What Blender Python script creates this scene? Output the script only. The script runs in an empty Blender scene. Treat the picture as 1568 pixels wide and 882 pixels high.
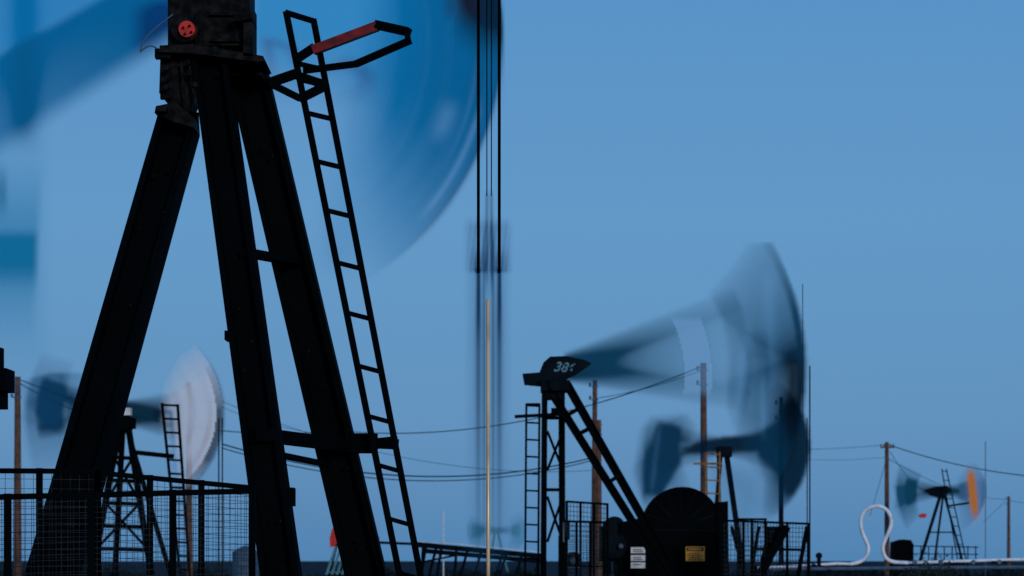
import bpy, bmesh, math, random
import numpy as np
from mathutils import Vector, Matrix
random.seed(4); np.random.seed(4)
S=bpy.context.scene
F=85/36*1568; HZ=858; CZ=1.7
def W(px,py,d): return Vector(((px-784)/F*d, d, CZ+(HZ-py)/F*d))
def sz(p,d): return p/F*d

# ---------------- materials
def mat(name,c1,c2,rough=.6,metal=0.0,scale=6,bump=.15,detail=8,spec=.3):
    m=bpy.data.materials.new(name); m.use_nodes=True; nt=m.node_tree; N=nt.nodes; L=nt.links
    b=N['Principled BSDF']; tc=N.new('ShaderNodeTexCoord')
    n=N.new('ShaderNodeTexNoise'); n.inputs['Scale'].default_value=scale; n.inputs['Detail'].default_value=detail
    r=N.new('ShaderNodeValToRGB'); r.color_ramp.elements[0].position=.42; r.color_ramp.elements[1].position=.68
    r.color_ramp.elements[0].color=(*c1,1); r.color_ramp.elements[1].color=(*c2,1)
    L.new(tc.outputs['Object'],n.inputs['Vector']); L.new(n.outputs['Fac'],r.inputs['Fac']); L.new(r.outputs['Color'],b.inputs['Base Color'])
    bp=N.new('ShaderNodeBump'); bp.inputs['Strength'].default_value=bump; bp.inputs['Distance'].default_value=.02
    L.new(n.outputs['Fac'],bp.inputs['Height']); L.new(bp.outputs['Normal'],b.inputs['Normal'])
    b.inputs['Roughness'].default_value=rough; b.inputs['Metallic'].default_value=metal
    b.inputs['Specular IOR Level'].default_value=spec
    return m
BLACK=mat('black_oily_paint',(.0006,.0018,.0026),(.0014,.0030,.0040),.7,scale=1.2,bump=.03,detail=4,spec=.012)
BLACK2=mat('dark_grimy_steel',(.0010,.0045,.008),(.004,.009,.013),.7,scale=2,bump=.05,spec=.03)
WORN=mat('worn_bearing_steel',(.0008,.0018,.0025),(.012,.012,.011),.6,scale=14,bump=.3,spec=.04)
RED=mat('red_paint',(.60,.02,.012),(.38,.015,.012),.6,scale=9)
REDD=mat('dull_red_paint',(.24,.012,.012),(.08,.006,.008),.6,scale=12)
WOOD=mat('weathered_wood_pole',(.145,.072,.045),(.06,.038,.03),.9,scale=3,spec=.1)
WHITE=mat('white_paint',(.75,.76,.76),(.5,.5,.48),.5,scale=4)
PIPEW=mat('insulated_pipe_jacket',(.75,.80,.85),(.5,.55,.6),.4,scale=5)
YEL=mat('yellow_paint',(.75,.34,.03),(.5,.22,.03),.6,scale=6)
YELR=mat('yellow_rusty_paint',(.24,.12,.03),(.08,.04,.02),.7,scale=6)
ROD=mat('polished_brass_rod',(.85,.62,.36),(.55,.38,.22),.35,metal=.2,scale=3,bump=.02)
WIRE=mat('galvanised_wire',(.006,.012,.018),(.02,.03,.04),.6,scale=10,spec=.1)
LINE=mat('power_line_conductor',(.006,.03,.05),(.010,.04,.06),.7,scale=2,spec=.1)
GREY=mat('grey_steel',(.06,.11,.17),(.03,.06,.09),.6,scale=4)
GREEN=mat('faded_green_paint',(.08,.24,.27),(.04,.14,.18),.6,scale=4)
TXT=mat('faded_stencil_paint',(.10,.24,.32),(.006,.015,.022),.8,scale=9)
DARKTXT=mat('sign_print',(.01,.01,.01),(.03,.03,.03),.7)

def ghostmat():
    m=bpy.data.materials.new('moving_painted_steel'); m.use_nodes=True; nt=m.node_tree; N=nt.nodes; L=nt.links
    N.remove(N['Principled BSDF']); out=N['Material Output']
    a=N.new('ShaderNodeAttribute'); a.attribute_name='cov'
    d=N.new('ShaderNodeBsdfDiffuse'); t=N.new('ShaderNodeBsdfTransparent'); mx=N.new('ShaderNodeMixShader')
    tl=N.new('ShaderNodeBsdfTranslucent'); m2=N.new('ShaderNodeMixShader'); m2.inputs[0].default_value=.3
    L.new(a.outputs['Color'],d.inputs['Color']); L.new(a.outputs['Color'],tl.inputs['Color'])
    L.new(d.outputs[0],m2.inputs[1]); L.new(tl.outputs[0],m2.inputs[2])
    L.new(a.outputs['Alpha'],mx.inputs[0]); L.new(t.outputs[0],mx.inputs[1]); L.new(m2.outputs[0],mx.inputs[2])
    L.new(mx.outputs[0],out.inputs['Surface']); return m
GH=ghostmat()

# ---------------- object builder
class Thing:
    def __init__(s,name,loc=(0,0,0)):
        s.e=bpy.data.objects.new(name,None); S.collection.objects.link(s.e); s.e.location=loc; s.e.empty_display_size=.3
        s.loc=Vector(loc)
    def part(s,name,m): return Part(s,name,m)
    def add(s,name,me,m,smooth=False):
        o=bpy.data.objects.new(name,me); S.collection.objects.link(o); me.materials.append(m)
        o.parent=s.e
        me.transform(Matrix.Translation(-s.loc))
        if smooth:
            for p in me.polygons: p.use_smooth=True
        return o
IPROF=[(-.5,-.5),(-.34,-.5),(-.34,-.08),(.34,-.08),(.34,-.5),(.5,-.5),(.5,.5),(.34,.5),(.34,.08),(-.34,.08),(-.34,.5),(-.5,.5)]
BOX=[(-.47,-.5),(.47,-.5),(.5,-.47),(.5,.47),(.47,.5),(-.47,.5),(-.5,.47),(-.5,-.47)]
class Part:
    def __init__(s,T,name,m): s.T=T; s.n=name; s.m=m; s.bm=bmesh.new()
    def done(s,smooth=False):
        bmesh.ops.recalc_face_normals(s.bm,faces=s.bm.faces)
        me=bpy.data.meshes.new(s.n); s.bm.to_mesh(me); s.bm.free()
        return s.T.add(s.n,me,s.m,smooth)
    def bar(s,a,b,w,h=None,prof=BOX,w2=None):
        if h is None: h=w
        a=Vector(a); b=Vector(b); d=(b-a).normalized()
        v=Vector((0,1,0)); v=v-d*v.dot(d)
        if v.length<.2: v=Vector((0,0,1)); v=v-d*v.dot(d)
        v.normalize(); u=d.cross(v)
        k=(w2/w) if w2 else 1
        A=[s.bm.verts.new(a+u*(x*w)+v*(y*h)) for x,y in prof]
        B=[s.bm.verts.new(b+u*(x*w*k)+v*(y*h*k)) for x,y in prof]
        n=len(prof)
        for i in range(n): s.bm.faces.new((A[i],A[(i+1)%n],B[(i+1)%n],B[i]))
        s.bm.faces.new(A[::-1]); s.bm.faces.new(B); return s
    def cyl(s,a,b,r,n=10,r2=None):
        prof=[(math.cos(2*math.pi*i/n),math.sin(2*math.pi*i/n)) for i in range(n)]
        return s.bar(a,b,r,r,prof,w2=r2)
    def path(s,pts,r,n=8):
        pts=[Vector(p) for p in pts]; rings=[]
        for i,p in enumerate(pts):
            d=(pts[min(i+1,len(pts)-1)]-pts[max(i-1,0)]).normalized()
            v=Vector((0,1,0)); v=v-d*v.dot(d)
            if v.length<.1: v=Vector((0,0,1)); v=v-d*v.dot(d)
            v.normalize(); u=d.cross(v)
            rings.append([s.bm.verts.new(p+u*math.cos(2*math.pi*k/n)*r+v*math.sin(2*math.pi*k/n)*r) for k in range(n)])
        for A,B in zip(rings,rings[1:]):
            for k in range(n): s.bm.faces.new((A[k],A[(k+1)%n],B[(k+1)%n],B[k]))
        s.bm.faces.new(rings[0][::-1]); s.bm.faces.new(rings[-1]); return s
    def poly(s,pp,d,t,d2=None):
        A=[s.bm.verts.new(W(x,y,d)-Vector((0,t/2,0))) for x,y in pp]
        B=[s.bm.verts.new(W(x,y,d)+Vector((0,t/2,0))) for x,y in pp]
        n=len(pp)
        for i in range(n): s.bm.faces.new((A[i],A[(i+1)%n],B[(i+1)%n],B[i]))
        s.bm.faces.new(A[::-1]); s.bm.faces.new(B); return s
    def box(s,x0,y0,x1,y1,d,t): return s.poly([(x0,y0),(x1,y0),(x1,y1),(x0,y1)],d,t)
    def disc(s,x,y,r,d,t,n=24): 
        c=W(x,y,d); R=sz(r,d); return s.cyl(c-Vector((0,t/2,0)),c+Vector((0,t/2,0)),R,n)
    def ln(s,p,q,w,h=None,prof=BOX):
        a=W(*p); b=W(*q); ww=sz(w,(p[2]+q[2])/2); return s.bar(a,b,ww,(sz(h,p[2]) if h else ww),prof)
def toground(p,q):
    a=W(*p); b=W(*q); t=(a.z+.02)/(a.z-b.z); return a,a+(b-a)*t

# ---------------- motion sheets
def inpoly(X,Y,P):
    c=np.zeros(X.shape,bool); n=len(P)
    for i in range(n):
        x1,y1=P[i]; x2,y2=P[(i+1)%n]
        if y1==y2: continue
        cond=((y1>Y)!=(y2>Y))&(X<(x2-x1)*(Y-y1)/(y2-y1)+x1); c^=cond
    return c
def sweep(X,Y,piv,P,mid,amp,n=64,jit=0,span=(0,1)):
    out=np.zeros(X.shape)
    for k in range(n):
        ph=span[0]+(span[1]-span[0])*(k+.5)/n
        a=math.radians(mid+amp*math.cos(math.pi*ph))
        dx=X-piv[0]; dy=Y-piv[1]
        u=dx*math.cos(a)+dy*math.sin(a); v=-dx*math.sin(a)+dy*math.cos(a)
        out+=inpoly(u,v,P)
    return out/n
def ss(a,b,x):
    t=np.clip((x-a)/(b-a),0,1); return t*t*(3-2*t)
def blur(A,k):
    for _ in range(k):
        A=(np.roll(A,1,0)+np.roll(A,-1,0)+2*A)/4; A=(np.roll(A,1,1)+np.roll(A,-1,1)+2*A)/4
    return A
def comp(parts):
    al=sum(a for a,_ in parts); w=np.maximum(al,1e-5)
    rgb=sum(a[...,None]*np.array(c) for a,c in parts)/w[...,None]
    return np.clip(al,0,.98),rgb
def sheet(T,name,x0,y0,x1,y1,d,fn,st=3,sy=None,k=1,thick=None):
    sy=sy or st
    xs=np.arange(x0,x1+.1,st); ys=np.arange(y0,y1+.1,sy); X,Y=np.meshgrid(xs,ys)
    al,rgb=fn(X,Y); 
    al[0,:]*=.0 if y0>0 else 1; al[-1,:]*=0; al[:,-1]*=0
    if x0>0: al[:,0]=0
    if k: al=blur(al,k) if y0>0 and x0>0 else al
    idx=-np.ones(X.shape,int); vs=[];cols=[]; faces=[]
    def vid(i,j):
        if idx[i,j]<0:
            idx[i,j]=len(vs); vs.append(W(X[i,j],Y[i,j],d)); cols.extend((*rgb[i,j],al[i,j]))
        return int(idx[i,j])
    for i in range(len(ys)-1):
        for j in range(len(xs)-1):
            if max(al[i,j],al[i+1,j],al[i,j+1],al[i+1,j+1])>.006:
                faces.append((vid(i,j),vid(i+1,j),vid(i+1,j+1),vid(i,j+1)))
    me=bpy.data.meshes.new(name); me.from_pydata([tuple(v) for v in vs],[],faces)
    at=me.color_attributes.new('cov','FLOAT_COLOR','POINT'); at.data.foreach_set('color',np.array(cols,dtype=np.float32))
    return T.add(name,me,GH)
def arc(R,a0,a1,n=14): return [(R*math.cos(math.radians(a0+(a1-a0)*i/n)),R*math.sin(math.radians(a0+(a1-a0)*i/n))) for i in range(n+1)]

# =================================================== BIG PUMPJACK
P1=Thing('pumpjack',W(340,60,18.8)*1); 
p=P1.part('samson_post_legs',BLACK)
for a,b,w in (((322,88,18.5),(431,882,17.4),.262),((380,112,19.0),(561,882,19.6),.305),((276,185,18.7),(80,882,16.9),.30)):
    A,B=toground(a,b); p.bar(A,B,w,w,IPROF,w2=w*1.08)
p.done()
p=P1.part('cross_braces',BLACK)
p.ln((372,386,17.95),(460,402,19.2),12); p.ln((385,664,17.65),(545,684,19.4),21,10); p.ln((430,697,17.6),(500,711,19.4),14,8)
p.box(393,657,428,676,17.55,.14)
p.ln((535,684,19.3),(606,676,19.5),16); p.box(538,664,578,694,19.3,.12)
p.box(436,747,451,775,17.6,.2)
p.box(346,508,352,522,17.9,.2)
p.done()
p=P1.part('saddle_bearing',WORN)
p.box(264,12,388,80,18.6,.5); p.box(262,-60,386,10,18.6,.42)
p.poly([(252,80),(300,78),(408,96),(411,103),(400,105),(300,92),(250,90)],18.45,.5)
p.poly([(250,88),(302,88),(300,160),(290,182),(262,165),(248,148)],18.55,.3)
p.poly([(243,168),(272,162),(300,185),(300,200),(270,192),(241,178)],18.5,.3)
p.box(238,76,262,90,18.3,.08); p.box(240,165,256,172,18.3,.08); p.box(246,146,262,152,18.3,.06)
p.box(376,26,390,92,18.35,.3); p.poly([(362,28),(388,28),(390,36),(362,40)],18.3,.34)
p.poly([(340,96),(408,106),(404,122),(352,122),(346,110)],18.7,.35)
for x,y in ((256,104),(258,120),(255,134),(288,96),(291,112),(300,130),(318,76),(330,76),(352,88),(372,94)): p.disc(x,y,4.5,18.28,.05,8)
p.box(300,20,304,78,18.3,.05); p.box(322,20,372,24,18.32,.04); p.box(322,60,372,64,18.32,.04)
p.ln((290,95,18.3),(300,170,18.3),3); p.ln((278,95,18.3),(284,160,18.3),3)
p.done()
p=P1.part('bearing_housing_ring',WORN); p.disc(284,46,21,18.3,.1); p.done()
p=P1.part('bearing_end_cap',RED); p.disc(287,46,12.5,18.24,.08,20); p.done()
p=P1.part('end_cap_bolts',WORN)
for k in range(4): p.disc(287+7*math.cos(k*1.57+.5),46+7*math.sin(k*1.57+.5),1.8,18.19,.04,6)
p.done()
p=P1.part('grease_hose',GREY)
p.path([W(265+(-50)*math.sin(t*1.57)-0,22+58*t,18.3) for t in np.linspace(0,1,14)],.006)
p.path([W(215+28*t,79-7*math.sin(t*3.1)-3*t,18.3) for t in np.linspace(0,1,8)],.006); p.done()
p=P1.part('rust_scale',WORN)
for i in range(42):
    t=random.random()
    if i%3==0: x,y,d=276-195*t+random.uniform(-18,18),185+697*t,18.7-1.8*t-.17
    elif i%3==1: x,y,d=322+109*t+random.uniform(-14,14),100+782*t,18.5-1.1*t-.16
    else: x,y,d=380+181*t+random.uniform(-14,14),120+762*t,19+.6*t-.17
    r=random.uniform(.6,1.8)
    p.poly([(x+r*random.uniform(.5,1)*math.cos(a),y+2.0*r*random.uniform(.5,1)*math.sin(a)) for a in np.linspace(0,5.4,7)],d,.05)
p.done()
# ladder
LD=19.1
p=P1.part('ladder',BLACK)
def lad(y,s): return (438+ (y-18)*(.2014) if s==0 else 480+(y-30)*.1905)
a=W(438,18,LD);b=W(612,882,LD); 
p.bar(a,a+(b-a)*(a.z/(a.z-b.z)),.05,.06)
a=W(480,30,LD+.0);b=W(644,882,LD); p.bar(a,a+(b-a)*(a.z/(a.z-b.z)),.05,.06)
p.ln((437,19,LD),(482,33,LD),8)
for y in (100,125,176,250,325,405,482,563,640,715,797,880,965,1050,1130): p.ln((lad(y,0),y-3,LD),(lad(y,1),y+6,LD),7)
p.ln((404,130,18.9),(450,114,LD),13); p.ln((450,114,LD),(492,128,LD),12); p.ln((410,126,18.8),(460,151,LD-.15),10); p.ln((460,151,LD-.1),(494,134,LD),12)
p.ln((452,92,LD-.1),(482,72,LD-.1),12)
p.ln((466,108,LD-.1),(545,98,LD-.3),9); p.ln((545,98,LD-.3),(628,62,LD-.5),10)
p.ln((576,38,LD-.2),(626,49,LD-.4),12); p.ln((623,45,LD-.42),(625,64,LD-.45),9)
p.ln((520,676,19.4),(606,680,LD),16)
p.done()
p=P1.part('ladder_safety_rail',REDD); p.ln((480,77,LD-.1),(578,40,LD-.2),14); p.done()
p=P1.part('motor_mount',BLACK)
p.box(-40,566,16,600,17,.3); p.box(-6,533,4,570,17,.1); p.box(-40,598,8,626,17.1,.2); p.done()
# cables
BD=19.7
p=P1.part('bridle_cables',BLACK)
for x in (732.5,764.5): p.cyl(W(x,-300,BD),W(x,418,BD),.0125,8)
p.cyl(W(745.5,-300,BD),W(745.5,300,BD),.0045,8); p.cyl(W(752.5,-300,BD),W(752.5,300,BD),.0045,8)
p.done(True)
p=P1.part('polished_rod',ROD); a=W(747.5,458,BD); p.cyl(a,Vector((a.x,a.y,.3)),.0155,10); p.done(True)
p=P1.part('wellhead',BLACK2); g=Vector((a.x,a.y,0)); p.cyl(g,g+Vector((0,0,.9)),.12,16); p.cyl(g+Vector((0,0,.9)),g+Vector((0,0,1.1)),.2,16); p.cyl(g+Vector((-.5,0,.6)),g+Vector((.5,0,.6)),.06); p.done()

def band(X,c,w): return np.exp(-((X-c)/w)**2)
def f_cab(X,Y):
    fade=ss(408,418,Y)*(.95-.45*ss(418,560,Y)-.32*ss(560,860,Y))
    a1=(band(X,732.5,3+1.5*ss(418,520,Y))+band(X,764.5,3+1.5*ss(418,520,Y)))*fade
    a2=(band(X,741,2)+band(X,755,2.5))*.45*ss(300,400,Y)*(1-.6*ss(600,860,Y))
    a4=(band(X,745.5,2.5)+band(X,752.5,2.5))*.55*ss(290,300,Y)*(1-ss(400,460,Y))
    car=ss(706,722,X)*(1-ss(774,788,X))*ss(328,350,Y)*(1-ss(412,420,Y))*.42*(.8+.2*np.sin(X*.8+Y*.1))
    low=ss(706,730,X)*(1-ss(766,788,X))*ss(410,420,Y)*(1-ss(520,870,Y)*.8)*.28
    bar_=band(X,732,11)*ss(370,405,Y)*(1-ss(414,421,Y))*.4+band(X,766,11)*ss(370,405,Y)*(1-ss(414,421,Y))*.4
    return comp([(a1,(.004,.02,.035)),(a2+a4,(.02,.08,.14)),(car,(.06,.19,.42)),(bar_,(.01,.07,.18)),(low,(.05,.21,.46))])
sheet(P1,'carrier_bar_in_motion',700,288,796,879,BD+.06,f_cab,2,6,k=0)

rn=np.random.rand(600); rn=np.convolve(rn,np.ones(15)/15,'same')
def f_head(X,Y):
    dx=X-340; dy=Y-60; r=np.hypot(dx,dy); th=np.degrees(np.arctan2(dy,dx))
    edge=1-ss(425,434,r)
    streak=1.0+.30*(rn[np.clip(r,0,599).astype(int)]-.5)
    left=ss(530,625,X+.10*(Y-60))
    fall=np.interp(th,[-90,-20,14,24,34,43,52,60],[.98,.98,.98,.94,.80,.60,.32,0])
    body=edge*left*fall*streak
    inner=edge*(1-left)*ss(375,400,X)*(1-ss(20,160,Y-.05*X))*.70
    mid=edge*(1-left)*ss(500,575,X+.1*Y)*ss(60,120,Y)*(1-ss(380,440,Y))*.30
    tip=(1-ss(426,433,r))*ss(680,715,X+.0*Y)*(1-ss(6,105,Y+.35*(745-X)))*.97
    st1=band(r,364,14)*ss(13,19,th)*(1-ss(21,28,th))*.46  # pale sheen streaks along the arc, painted into the head's colour
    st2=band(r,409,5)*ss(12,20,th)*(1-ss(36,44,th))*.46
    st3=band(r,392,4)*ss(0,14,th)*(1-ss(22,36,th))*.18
    rim=band(r,428,5)*ss(-30,0,th)*(1-ss(38,54,th))*.38
    dkb=band(r,405,22)*ss(-30,-8,th)*(1-ss(6,24,th))*.30
    red=(1-ss(427,433,r))*ss(672,690,X)*(1-ss(730,750,X))*(1-ss(8,42,Y))*.5
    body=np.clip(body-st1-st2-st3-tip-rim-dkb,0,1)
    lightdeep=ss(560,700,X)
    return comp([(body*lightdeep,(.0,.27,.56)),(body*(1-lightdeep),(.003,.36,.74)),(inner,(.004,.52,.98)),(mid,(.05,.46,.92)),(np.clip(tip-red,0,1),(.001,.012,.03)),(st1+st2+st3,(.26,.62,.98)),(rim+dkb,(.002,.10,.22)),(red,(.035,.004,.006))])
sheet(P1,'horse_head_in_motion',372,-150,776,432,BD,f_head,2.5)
def f_beam(X,Y):
    la=85-X*85/150.; lb=240-X*170/265.
    top=(1-ss(-14,12,Y-la))
    fan=ss(-12,12,Y-la)*(1-ss(-42,10,Y-lb))
    vert=band(X,38,22)*(1-ss(190,250,Y))*.34
    core=1-.30*(1-ss(0,260,X))*ss(-10,150,Y-la)
    right=1-ss(262,285,X)
    a=(fan*1.0*core)*right
    b=top*.74*right
    crank=(1-ss(48,66,X+.05*(Y-390)))*ss(235,360,Y)*(1-ss(410,540,Y))*.44
    dk=(1-ss(50,64,X))*ss(345,368,Y)*(1-ss(400,455,Y))*.36
    halo=(1-ss(50,90,X))*ss(150,280,Y)*(1-ss(500,620,Y))*.18
    tie=(1-ss(4,16,X))*ss(235,290,Y)*(1-ss(290,345,Y))*.35
    return comp([(a,(.0,.265,.55)),(b,(.004,.44,.88)),(vert*np.clip(right,0,1),(.0,.10,.24)),(crank,(.005,.40,.70)),(dk,(.0,.24,.40)),(halo,(.03,.42,.75)),(tie,(.0,.13,.24))])
sheet(P1,'walking_beam_in_motion',-60,-150,290,640,BD-.2,f_beam,3.5)

# =================================================== fence front-left
def meshfence(T,p0,p1,zb=0.0,cell=.036,r=.0016,rail=.035,post=.04,nposts=3,rails=(.0,.95),m=BLACK,mw=WIRE,hmax=None):
    a=W(*p0); b=W(*p1)
    fr=T.part('fence_frame',m); 
    H=lambda t:(a+(b-a)*t)
    fr.bar(a,b,rail,rail)
    a2=Vector((a.x,a.y,zb+.08)); b2=Vector((b.x,b.y,zb+.08)); fr.bar(a2,b2,rail,rail)
    am=(a+a2)/2;bm_=(b+b2)/2; fr.bar(am+Vector((0,.01,0)),bm_+Vector((0,.01,0)),rail*.8,rail*.8)
    for i in range(nposts+1):
        q=H(i/nposts); fr.bar(Vector((q.x,q.y,zb-.02)),q+Vector((0,0,.02)),post,post)
    fr.done()
    w=T.part('wire_mesh',mw); L=(b-a).length; n=int(L/cell)
    for i in range(1,n):
        q=H(i/n); wob=random.uniform(-.5,.5)*cell
        w.bar(Vector((q.x+wob,q.y,zb+.1)),Vector((q.x,q.y,q.z)),2*r,2*r,[(-.5,-.5),(.5,-.5),(0,.6)])
    hz=min(a.z,b.z)-zb; k=int(hz/cell)
    for j in range(1,k):
        t=j/k; w.bar(a2.lerp(a,t)+Vector((0,-.002,random.uniform(-.12,.12)*cell)),b2.lerp(b,t)+Vector((0,-.002,random.uniform(-.12,.12)*cell)),2*r,2*r,[(-.5,-.5),(.5,-.5),(0,.6)])
    w.done()
T=Thing('wire_mesh_fence',W(190,755,14.5)); meshfence(T,(-120,764,14.2),(386,752,15.0),nposts=4)
T=Thing('wire_mesh_fence',W(190,735,16.5)); meshfence(T,(-120,720,16.2),(150,722,16.3),nposts=3,cell=.06); 
T=Thing('wire_mesh_fence',W(190,735,16.5)); meshfence(T,(150,724,16.3),(386,747,16.6),nposts=3,cell=.05)

# =================================================== generic ladder for other jacks
def ladder(T,l0,l1,r0,r1,d,step,w,m,name='ladder'):
    p=T.part(name,m)
    for (a,b) in ((l0,l1),(r0,r1)):
        A,B=toground((*a,d),(*b,d)); p.bar(A,B,sz(w,d),sz(w,d))
    y=l0[1]+3
    while y<960:
        t=(y-l0[1])/(l1[1]-l0[1]); x0=l0[0]+(l1[0]-l0[0])*t; t2=(y-r0[1])/(r1[1]-r0[1]); x1=r0[0]+(r1[0]-r0[0])*t2
        if W(x0,y,d).z<.1: break
        p.ln((x0,y,d),(x1,y+1,d),w*.8); y+=step
    p.done()
def base(T,x0,x1,d,m=BLACK2):
    p=T.part('skid_base',m); a=W(x0,800,d);b=W(x1,800,d)
    for s in (-.6,.6):
        p.bar(Vector((a.x,a.y+s,.15)),Vector((b.x,b.y+s,.15)),.25,.2,IPROF)
    for t in (0,.3,.6,1): q=a.lerp(b,t); p.bar(Vector((q.x,q.y-.6,.15)),Vector((q.x,q.y+.6,.15)),.2,.2)
    p.done()

# =================================================== PUMP left-back
D=70; T=Thing('pumpjack',W(190,632,D)); base(T,20,300,D)
p=T.part('samson_post',BLACK)
for a,b,w,dy in (((184,650),(140,882),9,-1),((196,650),(232,882),9,-1),((188,655),(176,882),8,1),((194,655),(262,882),7,1)):
    A,B=toground((*a,D),(*b,D+dy)); p.bar(A,B,sz(w,D),sz(w,D))
for y in (700,735,770,805,840): 
    t=(y-650)/232; p.ln((184-44*t,y,D-.5),(196+36*t,y+2,D-.5),6)
for y in (700,770): 
    t=(y-650)/232; t2=(y-580)/232; p.ln((184-44*t,y,D-.4),(196+36*t2,y+70,D-.4),4); p.ln((196+36*t,y,D-.4),(184-44*t2,y+70,D-.4),4)
p.box(176,640,206,656,D,.6); p.ln((200,692,D),(266,699,D),7); p.disc(192,648,12,D,.8); p.done()
p=T.part('bearing_cap',WHITE); p.box(181,625,201,636,D-.5,.3); p.done()
ladder(T,(248,617),(263,760),(272,619),(282,760),D-.6,21,4,BLACK)
p=T.part('gearbox',BLACK2); p.box(60,830,140,920,D,1.6); p.disc(98,828,30,D,1.5); p.done()
def f3(X,Y):
    pv=(190,632); beam=[(-135,-9),(-135,9),(0,18),(110,12),(110,-12),(0,-18)]
    b=sweep(X,Y,pv,beam,3,17,60)
    hd=sweep(X,Y,pv,arc(151,-34,38)+[(98,74),(72,36),(54,0),(68,-36),(98,-72)],4,14,60)
    hr=sweep(X,Y,pv,arc(153,-20,40)+arc(141,40,-20),4,14,60)
    hb=sweep(X,Y,pv,arc(136,-2,28,8)+arc(128,28,-2,8),4,14,60)
    cw=sweep(X,Y,(100,720),arc(150,-110,-84,8)+[(0,-60)],0,16,50)*.5
    cw2=sweep(X,Y,pv,[(-150,-40),(-100,-45),(-84,60),(-150,70)],6,16,60)*.45
    hd=np.clip(hd*1.3,0,.96)*ss(230,284,X+.12*(650-Y))*(.90+.10*np.sin(np.hypot(X-190,Y-632)*.28))
    hd=hd*(1-.85*hr)
    return comp([(b*1.5*(1-hd),(.003,.04,.07)),(hd*.95,(.95,.96,1.0)),(hr*.85,(.010,.055,.11)),(hb*.30,(.40,.16,.1)),(cw*1.4+cw2*1.4,(.004,.10,.22))])
sheet(T,'walking_beam_in_motion',20,515,352,790,D+.3,f3,2.2,k=2)
p=T.part('bridle_cables',BLACK2); 
for x in (335,340.5): a=W(x,640,D+.3); p.cyl(a,Vector((a.x,a.y,.5)),.02,6)
p.done()

# =================================================== PUMP middle (number on beam)
D=55; T=Thing('pumpjack',W(850,565,D)); base(T,800,1230,D)
p=T.part('walking_beam_tail',BLACK2)
p.poly([(800,573),(826,571),(832,556),(842,547),(866,546),(895,552),(905,557),(884,572),(862,584),(835,592),(803,589)],D,.35); p.done()
p=T.part('saddle_bearing',BLACK2); p.box(828,584,872,600,D,.9); p.box(836,598,862,612,D,.5); p.disc(850,590,9,D-.4,.3); p.done()
p=T.part('samson_post',BLACK)
for a,b,w,dy in (((834,598),(832,882),9,-.8),((860,600),(861,882),10,.8),((846,604),(966,795),12,-.9),((868,588),(982,790),13,.9)):
    A,B=toground((*a,D+dy*.2),(*b,D+dy)); p.bar(A,B,sz(w,D),sz(w,D),IPROF if w>10 else BOX)
p.ln((838,660,D),(862,720,D),4); p.ln((862,660,D),(838,720,D),4); p.ln((838,640,D),(862,640,D),5); p.ln((836,750,D),(862,750,D),5)
p.ln((838,760,D),(862,830,D),4); p.ln((862,760,D),(838,830,D),4)
p.ln((862,640,D),(892,622,D),6); p.ln((885,665,D-.5),(905,655,D+.5),6); p.ln((930,740,D-.5),(948,728,D+.5),6)
p.done()
ladder(T,(806,618),(804,882),(826,618),(824,882),D-.6,26,3.4,BLACK)
p=T.part('ladder_platform',BLACK); p.ln((788,638,D-.6),(862,634,D-.6),5); p.ln((806,619,D-.6),(827,619,D-.6),3.5); p.box(844,625,856,635,D-.5,.2); p.done()
cu=bpy.data.curves.new('unit_number','FONT'); cu.body='386'; cu.size=.31; cu.extrude=.004; cu.shear=.3; cu.offset=.006
o=bpy.data.objects.new('unit_number',cu); S.collection.objects.link(o); o.parent=T.e; o.rotation_euler=(math.radians(90),math.radians(5),0)
o.location=W(847,568,D-.19)-T.loc; cu.materials.append(TXT)
def f4(X,Y):
    pv=(850,565)
    b=sweep(X,Y,pv,[(20,-17),(300,-17),(300,17),(20,17)],-6,15.5,110)
    r=np.hypot(X-850,Y-565); 
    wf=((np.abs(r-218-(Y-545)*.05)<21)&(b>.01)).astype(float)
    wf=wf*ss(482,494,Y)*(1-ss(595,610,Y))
    hd=sweep(X,Y,pv,arc(384,-15,18)+[(338,112),(306,76),(270,20),(262,-26),(308,-50),(342,-74),(362,-86)],-5.5,15.5,120)
    rim=sweep(X,Y,pv,arc(385,-12,18)+arc(372,18,-12),-6,15.5,110)
    core=band(X,1214,22)*ss(490,565,Y)*(1-ss(600,730,Y))*.95*(r<384)
    cw=sweep(X,Y,pv,[(285,10),(330,20),(322,60),(290,52)],-2,12,50)*.5
    gl=band(X,1138+(Y-560)*-.1,9)*ss(470,540,Y)*(1-ss(590,650,Y))*.34+band(X,1178,12)*ss(400,440,Y)*(1-ss(500,570,Y))*.28+band(X,1168,5)*ss(560,600,Y)*(1-ss(640,680,Y))*.25  # bright highlight streaks put into the moving head's colour
    nb=b*(1-wf*.8)
    nb=nb*2.1*(1-.45*ss(60,300,r))
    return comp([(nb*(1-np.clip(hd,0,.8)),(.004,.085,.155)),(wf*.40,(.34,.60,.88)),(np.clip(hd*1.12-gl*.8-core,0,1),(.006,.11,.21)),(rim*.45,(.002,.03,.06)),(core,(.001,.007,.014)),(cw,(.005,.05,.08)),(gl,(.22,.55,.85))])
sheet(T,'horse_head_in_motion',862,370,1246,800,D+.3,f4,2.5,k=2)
p=T.part('bridle_cables',BLACK2)
a=W(1240,560,D+.3); p.cyl(a,Vector((a.x,a.y,.4)),.016,6)
a=W(1229,435,D+.3); b=W(1229.5,640,D+.3); p.cyl(a,b,.009,6)
a=W(1236,640,D+.3); p.cyl(a,Vector((a.x,a.y,.4)),.012,6); p.done()

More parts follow.
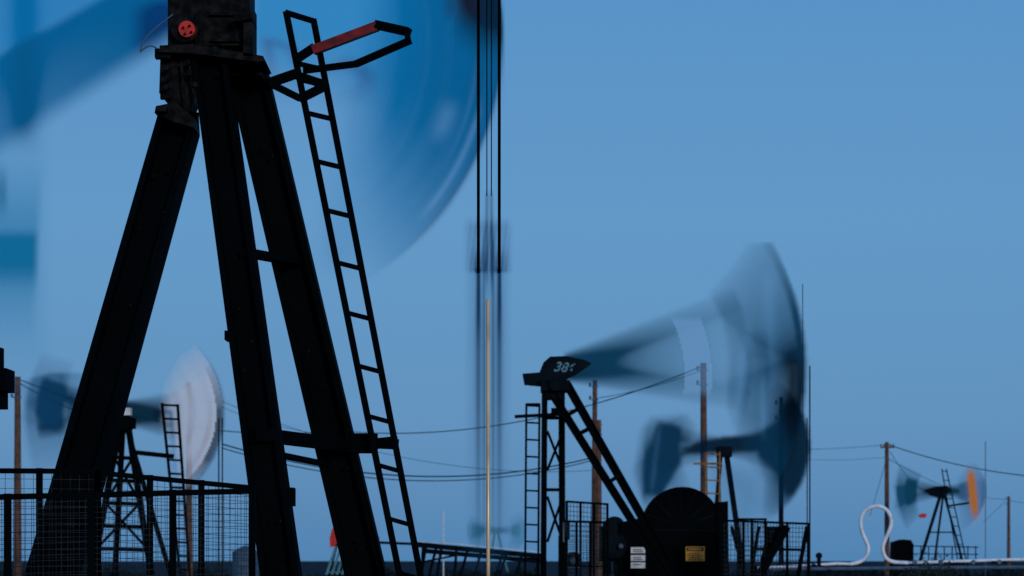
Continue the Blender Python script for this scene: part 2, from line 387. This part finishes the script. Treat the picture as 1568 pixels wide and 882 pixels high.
# =================================================== PUMP middle-right
D=90; T=Thing('pumpjack',W(1110,688,D)); base(T,980,1240,D)
p=T.part('samson_post',BLACK2)
for a,b,w in (((1104,692),(1088,882),6),((1112,692),(1132,832),8),((1100,700),(1104,882),5)):
    A,B=toground((*a,D),(*b,D)); p.bar(A,B,sz(w,D),sz(w,D))
p.box(1098,684,1120,700,D,.6); p.done()
ladder(T,(1081,692),(1081,882),(1102,692),(1102,882),D-1,20,2.6,YELR)
p=T.part('ladder_platform',YELR); p.ln((1062,710,D-1),(1106,710,D-1),3); p.done()
def f5(X,Y):
    pv=(1110,684)
    bow=[(-70,4),(-35,-10),(0,-16),(40,-14),(85,-22),(85,2),(40,8),(0,6),(-40,6)]
    b=sweep(X,Y,pv,bow,-4,5,50)*.9
    b2=sweep(X,Y,pv,[(-110,-10),(-110,10),(95,14),(95,-14)],0,18,60)*1.1
    hd=sweep(X,Y,pv,arc(130,-38,42)+[(84,86),(70,30),(50,0),(68,-28),(86,-70)],1,15,60)*1.1
    dk=band(X,1213,20)*ss(580,650,Y)*(1-ss(690,790,Y))*.7*(np.hypot(X-1110,Y-684)<131)
    cw=sweep(X,Y,(1035,760),[(-60,-45),(-38,-110),(-18,-128),(2,-112),(-6,-40),(-20,0),(-50,10)],3,13,60)*1.0
    cw2=sweep(X,Y,pv,[(-125,-10),(-70,-22),(-66,70),(-118,78)],-3,14,60)*.5
    tail=sweep(X,Y,pv,[(-30,20),(60,40),(70,100),(20,110)],0,20,40)*.22
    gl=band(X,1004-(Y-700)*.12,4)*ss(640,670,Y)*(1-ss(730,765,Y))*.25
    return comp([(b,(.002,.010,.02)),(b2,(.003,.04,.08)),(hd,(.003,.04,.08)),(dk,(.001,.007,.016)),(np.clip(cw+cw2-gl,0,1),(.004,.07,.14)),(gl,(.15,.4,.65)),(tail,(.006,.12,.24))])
sheet(T,'walking_beam_in_motion',960,570,1246,850,D+.3,f5,2.2,k=2)

# gearbox and guards (dark mass)
D5=60; T=Thing('gearbox_and_engine',W(1043,800,D5))
p=T.part('crank_guard',BLACK); p.disc(1043,806,60,D5,.8,40); p.box(984,800,1104,900,D5,.9); 
p.poly([(950,800),(985,792),(985,900),(940,900)],D5,1.1); p.poly([(1095,770),(1112,768),(1114,900),(1098,900)],D5,1); 
a=W(1020,880,D5); p.bar(Vector((a.x,a.y,0)),Vector((a.x,a.y,1.4)),2.2,1.0); p.done()
p=T.part('guard_ribs',BLACK2)
for k in range(7):
    an=math.radians(200+k*23.5); p.ln((1043+20*math.cos(an),806+20*math.sin(an),D5-.41),(1043+57*math.cos(an),806+57*math.sin(an),D5-.41),1.6)
p.ln((986,812,D5-.46),(1103,812,D5-.46),2); p.done()
p=T.part('engine',BLACK2); p.box(918,806,962,860,D5,.8); p.disc(940,808,17,D5,.7); p.disc(878,858,13,D5-.5,.3); p.disc(940,836,20,D5-.6,.1); p.box(855,820,866,882,D5,.3); p.box(866,800,872,826,D5,.2)
for i in range(5): p.box(925+i*7,850,929+i*7,880,D5-.5,.05)
p.done()
p=T.part('control_valves',GREY); p.disc(878,858,5,D5-.7,.1,14); p.disc(951,836,3.5,D5-.8,.1,12); p.box(868,868,890,871,D5-.7,.05); p.box(862,800,864,830,52.9,.04); p.done()
T=Thing('notice_sign',W(977,854,D5-1)); p=T.part('panel',WHITE)
for y in (838,850,861): p.box(966,y,988,y+9,D5-1,.02)
p.done(); p=T.part('printing',DARKTXT)
for y in (841,844,853,856,864): p.box(969,y,985-random.random()*4,y+1.2,D5-1.02,.006)
p.done(); p=T.part('bracket',BLACK); p.box(973,836,980,878,D5-.9,.05); p.box(974,878,979,960,D5-.9,.05); p.done()
T=Thing('caution_sign',W(1064,848,D5-1)); p=T.part('panel',YEL); p.box(1050,837,1079,859,D5-1,.02); p.done()
p=T.part('printing',DARKTXT); p.box(1051.5,838,1077.5,844,D5-1.02,.006)
for y,xa in ((846.5,3),(849.8,1),(853,4),(856,2)):
    x=1052+xa
    while x<1075-xa: l=random.uniform(2,4.5); p.box(x,y,min(x+l,1077),y+1.6,D5-1.02,.006); x+=l+1.2
p.done(); p=T.part('lettering',YEL)
for i in range(7): p.box(1054+i*3,839.6,1055.8+i*3,842.4,D5-1.035,.006)
p.done(); p=T.part('bracket',BLACK); p.box(1058,838,1070,900,D5-.9,.05); p.done()

for p0,p1,n in (((868,768,56),(930,772,57),3),((862,798,53),(925,800,52.5),3),((1130,795,57),(1172,795,58),2),((1104,797,54),(1238,802,56),4)):
    T=Thing('wire_mesh_fence',W(*p0)); meshfence(T,p0,p1,nposts=n,cell=.11,r=.006,rail=.05,post=.06)
T=Thing('belt_guard',W(1200,820,55)); p=T.part('frame',BLACK)
p.ln((1205,806,55),(1162,882,55),12); p.ln((1236,806,55),(1222,882,55),6); p.ln((1162,806,55),(1150,882,55),5); p.ln((1150,840,55),(1230,842,55),4)
p.ln((1120,806,55),(1140,882,55),5)
p.poly([(1175,806),(1206,806),(1178,870),(1160,882)],55.3,.05); q=W(1190,860,55); p.bar(Vector((q.x-.5,q.y,0)),Vector((q.x-.5,q.y,1.6)),.1); p.done()

# =================================================== PUMP far right
D=150; T=Thing('pumpjack',W(1445,752,D)); base(T,1380,1510,D)
p=T.part('samson_post',BLACK2)
for a,b,w in (((1440,758),(1411,852),4.5),((1446,758),(1472,852),3),((1444,760),(1432,852),3)):
    A,B=toground((*a,D),(*b,D)); p.bar(A,B,sz(w,D),sz(w,D))
p.poly([(1416,750),(1432,745),(1450,744),(1455,752),(1440,763),(1426,758)],D,.5)
p.ln((1424,815,D),(1462,815,D),2); p.ln((1450,775,D),(1484,770,D),3); p.done()
ladder(T,(1442,718),(1466,855),(1449,718),(1479,855),D-.8,14,1.6,BLACK2)
def f6(X,Y):
    pv=(1445,752)
    b=sweep(X,Y,pv,[(-60,-7),(-60,7),(40,6),(40,-6)],0,16,50)*1.3
    hd=sweep(X,Y,pv,arc(65,-32,48)+[(42,42),(24,8),(24,-14),(44,-32)],4,16,50)*.85
    og=band(X-.10*(Y-760),1490,5.5)*ss(712,735,Y)*(1-ss(765,805,Y))*1.6  # orange glint on the head, painted in as sheet colour
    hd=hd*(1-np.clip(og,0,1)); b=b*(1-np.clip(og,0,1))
    cw=sweep(X,Y,pv,[(-76,-22),(-40,-16),(-44,30),(-66,48)],3,14,50)*.95
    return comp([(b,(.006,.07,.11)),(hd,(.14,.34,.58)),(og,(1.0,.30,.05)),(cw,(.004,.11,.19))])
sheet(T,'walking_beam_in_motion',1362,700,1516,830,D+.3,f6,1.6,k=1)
p=T.part('bridle_cable',GREY); a=W(1509,676,D); p.cyl(a,Vector((a.x,a.y,.3)),.025,6); p.done()
p=T.part('red_guard',RED); p.poly([(1406,789),(1412,786),(1419,787),(1417,793),(1409,793)],D-.8,.2); p.done()
p=T.part('gearbox',BLACK); p.poly([(1366,830),(1380,826),(1392,827),(1396,834),(1396,882),(1364,882)],D-1,1.5); p.done()
T=Thing('guard_railing',W(1460,840,148)); p=T.part('rails',BLACK)
for x in range(1398,1500,12): a=W(x,836,148); p.bar(Vector((a.x,a.y,0)),a,.06)
p.ln((1398,836,148),(1498,838,148),1.6); p.ln((1398,848,148),(1498,849,148),1.4); p.done()

# =================================================== small jack with red head
D=130; T=Thing('pumpjack',W(525,838,D)); base(T,490,570,D)
p=T.part('horse_head',RED); p.poly([(517,800),(521,812),(520,826),(514,836),(506,838),(505,824),(509,810)],D,.5); p.done()
p=T.part('walking_beam',BLACK2); p.ln((516,828,D),(575,822,D),4)
for x in (505,520,535,550,565):
    A,B=toground((x+14,822,D),(x-2,882,D)); p.bar(A,B,.14)
p.done()
p=T.part('striped_guard',GREEN)
for i in range(8): p.poly([(512+i*8,838+i*.3),(516+i*8,838+i*.3),(502+i*8,880),(498+i*8,880)],D-.6,.1)
p.ln((512,838,D-.5),(572,840,D-.5),2); p.ln((500,876,D-.5),(560,876,D-.5),2); p.done()
# faint far jack
D=230; T=Thing('pumpjack',W(760,812,D)); base(T,720,800,D)
p=T.part('samson_post',GREEN)
for a,b in (((758,815),(748,870)),((762,815),(776,870))):
    A,B=toground((*a,D),(*b,D)); p.bar(A,B,sz(2.5,D),sz(2.5,D))
p.done()
def f7(X,Y):
    pv=(762,812)
    return comp([(sweep(X,Y,pv,[(-40,-5),(-40,5),(35,4),(35,-4)],0,14,40)*.6,(.02,.18,.26)),(sweep(X,Y,pv,arc(42,-30,40)+[(20,22),(22,-12)],0,12,40)*.5,(.08,.36,.5)),(sweep(X,Y,pv,arc(46,150,200)+[(-20,-8),(-22,16)],0,12,40)*.5,(.04,.28,.4))])
sheet(T,'walking_beam_in_motion',712,780,812,850,D+.3,f7,1.6)

# =================================================== pipe rack bottom centre
T=Thing('pipe_rack',W(740,845,80)); p=T.part('pipes',BLACK2)
p.ln((640,834,80),(832,852,84),8); p.ln((655,844,79),(835,860,82),7); p.ln((560,830,85),(660,834,85),4); p.ln((640,862,79),(700,850,79),3)
p.done(); p=T.part('stanchions',BLACK2)
for x in (648,652,668,676,699,716,737,770,776,800,826):
    A,B=toground((x,836+(x-640)*.08,80.1),(x-3-(x%3)*4,882,80.1)); p.bar(A,B,.09)
p.done(); p=T.part('top_pipe',PIPEW); p.ln((640,829.5,80),(700,833,81),1.4); p.ln((700,833,81),(835,846,84),1.2); p.done()
T=Thing('storage_tank',W(372,856,100)); p=T.part('shell',GREY); a=W(376,845,100); p.cyl(Vector((a.x,a.y,0)),Vector((a.x,a.y,a.z)),.55,20); p.cyl(Vector((a.x,a.y,a.z)),Vector((a.x,a.y,a.z+.25)),.55,20,r2=.1); p.done()

# =================================================== utility poles
def upole(px,top,d,r=.13,arm=None,m=WOOD,ghost=False,lean=0):
    T=Thing('utility_pole',(W(px,top,d).x,d,0)); p=T.part('pole',m)
    a=W(px,top,d); p.cyl(Vector((a.x+lean,d,-.1)),a,r*1.25,12,r2=r*.85); p.done()
    p=T.part('hardware',GREY)
    if arm:
        p2=T.part('crossarm',m); b=a-Vector((0,0,.35)); p2.bar(b+Vector((-arm,-.15,0)),b+Vector((arm,-.15,0)),.1,.12); p2.done()
        for s in (-1,-.5,.5,1): c=b+Vector((s*arm*.92,-.15,.06)); p.cyl(c,c+Vector((0,0,.16)),.045,8)
    else:
        for z in (.3,.9): c=a-Vector((0,0,z)); p.bar(c+Vector((-r*1.2,-.1,0)),c+Vector((r*1.2,-.1,0)),.06); p.cyl(c+Vector((-r-.1,0,0)),c+Vector((-r-.1,0,.18)),.05)
    p.done()
upole(1077,556,100,.14,lean=.05); upole(911,582,110,.12,lean=-.05); upole(917,643,150,.17)
upole(1358,677,160,.15,arm=.45); upole(1544.5,760,260,.17); upole(27,577,105,.15); upole(289,586,140,.16,lean=.06); 
upole(1196,608,95,.09,m=BLACK2)
T=Thing('antenna_mast',W(679,780,150)); p=T.part('mast',WHITE); a=W(679,780,150); p.cyl(Vector((a.x,a.y,0)),a,.04,6); p.done()

# wires
WR=Thing('power_lines',(0,100,5))
def wire(a,b,sag,r=.022):
    a=W(*a); b=W(*b); p=WR.part('wire',LINE)
    n=36; p.path([a.lerp(b,t)-Vector((0,0,sag*4*t*(1-t))) for t in np.linspace(0,1,n+1)],r,6); p.done()
wire((1077,560,100),(520,660,112),1.0)
wire((1077,566,100),(911,610,110),.15,.014)
wire((520,660,112),(27,580,105),.9)
wire((340,680,100),(911,700,110),1.1,.03); wire((340,686,100),(911,704,110),1.15,.022)
wire((289,592,140),(911,720,150),1.6,.014); wire((289,600,140),(560,668,150),.7,.012)
wire((27,585,105),(200,650,110),.3,.02)
wire((1361,681,160),(1600,731,150),.35,.03); wire((1358,681,160),(1200,688,180),.1,.014); wire((1358,701,160),(1544,764,260),.8,.02)
wire((1363,692,160),(1452,765,158),.8,.018); wire((1544,766,260),(1700,770,260),.5,.02)
wire((1358,700,160),(1332,790,160),.05,.016); wire((1540,766,260),(1505,800,255),.05,.02); wire((1358,700,160),(1200,700,180),.2,.01)

# =================================================== white expansion loop pipe
D=75; T=Thing('pipeline_expansion_loop',W(1342,820,D))
pts=[(1302,864),(1316,861),(1325,855),(1330,845),(1329,834),(1323,822),(1318,808),(1318,794),(1323,783),(1331,777),(1342,774),(1353,777),(1361,784),(1365,795),(1364,808),(1358,820),(1352,834),(1352,846),(1357,856),(1368,861),(1390,862)]
def smooth(pts,k=2):
    for _ in range(k):
        q=[pts[0]]
        for a,b in zip(pts,pts[1:]): q+= [tuple(.75*x+.25*y for x,y in zip(a,b)),tuple(.25*x+.75*y for x,y in zip(a,b))]
        pts=q+[pts[-1]]
    return pts
p=T.part('loop_pipe',PIPEW); p.path([W(x,y,D) for x,y in smooth(pts)],sz(3.0,D),12)
p.path([W(x,y,D) for x,y in ((1390,862),(1420,861),(1480,859),(1540,857),(1640,856))],sz(2.4,D),10)
p.path([W(x,y,D) for x,y in ((1305,864),(1280,863),(1240,866),(1150,870))],sz(2.4,D),10); p.done(True)
p=T.part('bands',GREY)
for x in (1400,1440,1490,1530): p.disc(x,860.5,3.6,D,.14,10)
p.done()
p=T.part('supports',BLACK2)
for x,y in ((1300,866),(1385,864),(1460,862),(1530,860),(1240,868)): a=W(x,y,D); p.bar(Vector((a.x,a.y,0)),a,.12); p.bar(a+Vector((-.25,0,-.02)),a+Vector((.25,0,-.02)),.08)
p.done()
T=Thing('flow_line',W(1400,870,66)); p=T.part('pipe',GREY); p.path([W(1180,872,66),W(1350,870,66),W(1640,868,66)],.05,8); p.done()
p=T.part('supports',BLACK2)
for x in range(1200,1640,70): a=W(x,872,66); p.bar(Vector((a.x,a.y,0)),a,.1)
p.done()
T=Thing('pressure_valve',W(1253,860,70)); p=T.part('body',BLACK2); a=W(1254,855,70); p.cyl(Vector((a.x,a.y,0)),a,.06,8); p.disc(1254,851,5,70,.1,14)
p.ln((1246,868,70),(1262,868,70),5); p.disc(1246,868,5,70,.12,10); p.ln((1240,876,70),(1275,876,70),4); p.done()

# =================================================== ground + vegetation
me=bpy.data.meshes.new('ground'); bm=bmesh.new()
xs=[-3000,-1200,-500,-200,-100,-60]+list(range(-50,90,5))+[100,200,500,1200,3000]; ys=[-60,-20,0]+list(range(10,260,5))+[300,400,600,1000,2000,5000]
G=[[bm.verts.new((x,y,(.10*math.sin(x*.21+y*.13)+.08*math.sin(x*.07-y*.19))*(1 if 30<y<260 else .0)-.05*(y>30))) for x in xs] for y in ys]
for i in range(len(ys)-1):
    for j in range(len(xs)-1): bm.faces.new((G[i][j],G[i][j+1],G[i+1][j+1],G[i+1][j]))
bm.to_mesh(me); bm.free(); g=bpy.data.objects.new('ground',me); S.collection.objects.link(g)
me.materials.append(mat('oilfield_dirt',(.012,.022,.032),(.03,.035,.04),.95,scale=.25,bump=.6,spec=.03))
LEAF=mat('dry_scrub_leaves',(.02,.032,.03),(.055,.05,.035),.9,scale=1.2,spec=.05)
LEAFD=mat('dark_scrub_leaves',(.006,.014,.018),(.015,.022,.024),.9,scale=1.2,spec=.05)
def bush(name,cl,m,leaf=.07,dens=900):
    c0=Vector(cl[0][0]); T=Thing(name,(c0.x,c0.y,0)); bm=bmesh.new()
    for c,rx,rz in cl:
        c=Vector(c)
        for i in range(dens):
            u=random.gauss(0,1);v=random.gauss(0,1);w=random.gauss(0,1); L=math.sqrt(u*u+v*v+w*w); k=random.random()**.45*random.uniform(.8,1.12)
            q=c+Vector((u/L*rx*k,v/L*rx*k,abs(w/L)*rz*k))
            s=leaf*random.uniform(.5,1.4); a=Vector((random.uniform(-1,1),random.uniform(-1,1),random.uniform(-.2,1))).normalized()*s; b=Vector((random.uniform(-1,1),random.uniform(-1,1),random.uniform(-1,1))).normalized()*s*.4
            bm.faces.new([bm.verts.new(q-a),bm.verts.new(q+b),bm.verts.new(q+a),bm.verts.new(q-b)])
    me=bpy.data.meshes.new('foliage'); bm.to_mesh(me); bm.free(); T.add('foliage',me,m)
def gp(px,d): v=W(px,858,d); return (v.x,d,0)
bush('scrub_bush',[(gp(1428,60),.62,1.88),(gp(1405,60),.45,1.66),(gp(1452,60.5),.5,1.72),(gp(1385,60.4),.35,1.45)],LEAF,.05,2200)
cl=[]
for i in range(70):
    px=random.uniform(-40,1640); d=random.uniform(150,240); cl.append((gp(px,d),random.uniform(1.2,3),random.uniform(.6,1.35)))
bush('scrub_brush',cl,LEAFD,.22,260)
cl=[]
for i in range(75):
    px=random.uniform(1230,1620); d=random.uniform(85,120); cl.append((gp(px,d),random.uniform(.6,1.3),random.uniform(.8,1.62)))
bush('scrub_brush',cl,LEAFD,.11,300)

# =================================================== world, sun, camera
w=bpy.data.worlds.new('World'); S.world=w; w.use_nodes=True; nt=w.node_tree; N=nt.nodes; L=nt.links
bg=N['Background']; out=N['World Output']
sky=N.new('ShaderNodeTexSky'); sky.sky_type='NISHITA'; sky.sun_disc=False; sky.sun_elevation=math.radians(4); sky.sun_rotation=math.radians(160)
L.new(sky.outputs[0],bg.inputs[0]); bg.inputs[1].default_value=.008
tc=N.new('ShaderNodeTexCoord'); sp=N.new('ShaderNodeSeparateXYZ'); L.new(tc.outputs['Generated'],sp.inputs[0])
r=N.new('ShaderNodeValToRGB'); L.new(sp.outputs['Z'],r.inputs[0]); cr=r.color_ramp
cr.elements[0].position=0; cr.elements[0].color=(.074,.226,.45,1); cr.elements[1].position=1; cr.elements[1].color=(.05,.17,.42,1)
for pos,c in ((.06,(.098,.270,.515)),(.14,(.106,.298,.565)),(.24,(.084,.270,.558))):
    e=cr.elements.new(pos); e.color=(*c,1)
b2=N.new('ShaderNodeBackground'); L.new(r.outputs[0],b2.inputs[0]); b2.inputs[1].default_value=.98
ad=N.new('ShaderNodeAddShader'); L.new(bg.outputs[0],ad.inputs[0]); L.new(b2.outputs[0],ad.inputs[1]); L.new(ad.outputs[0],out.inputs['Surface'])
sl=bpy.data.lights.new('sun','SUN'); sl.energy=1.25; sl.angle=math.radians(8); sl.color=(1,.93,.88)
so=bpy.data.objects.new('sun',sl); S.collection.objects.link(so)
dirv=-Vector((math.sin(math.radians(160)),-abs(math.cos(math.radians(160))),math.tan(math.radians(8)))); so.rotation_euler=dirv.to_track_quat('-Z','Y').to_euler(); so.location=(20,-20,20)
cam=bpy.data.cameras.new('camera'); co=bpy.data.objects.new('camera',cam); S.collection.objects.link(co); S.camera=co
co.location=(0,0,CZ); co.rotation_euler=(math.radians(90),0,0); cam.lens=85; cam.sensor_width=36; cam.shift_y=(HZ-441)/1568; cam.clip_end=8000; cam.clip_start=.1
cam.dof.use_dof=True; cam.dof.focus_distance=19; cam.dof.aperture_fstop=4.5
S.view_settings.view_transform='Standard'; S.view_settings.look='None'; S.view_settings.exposure=0
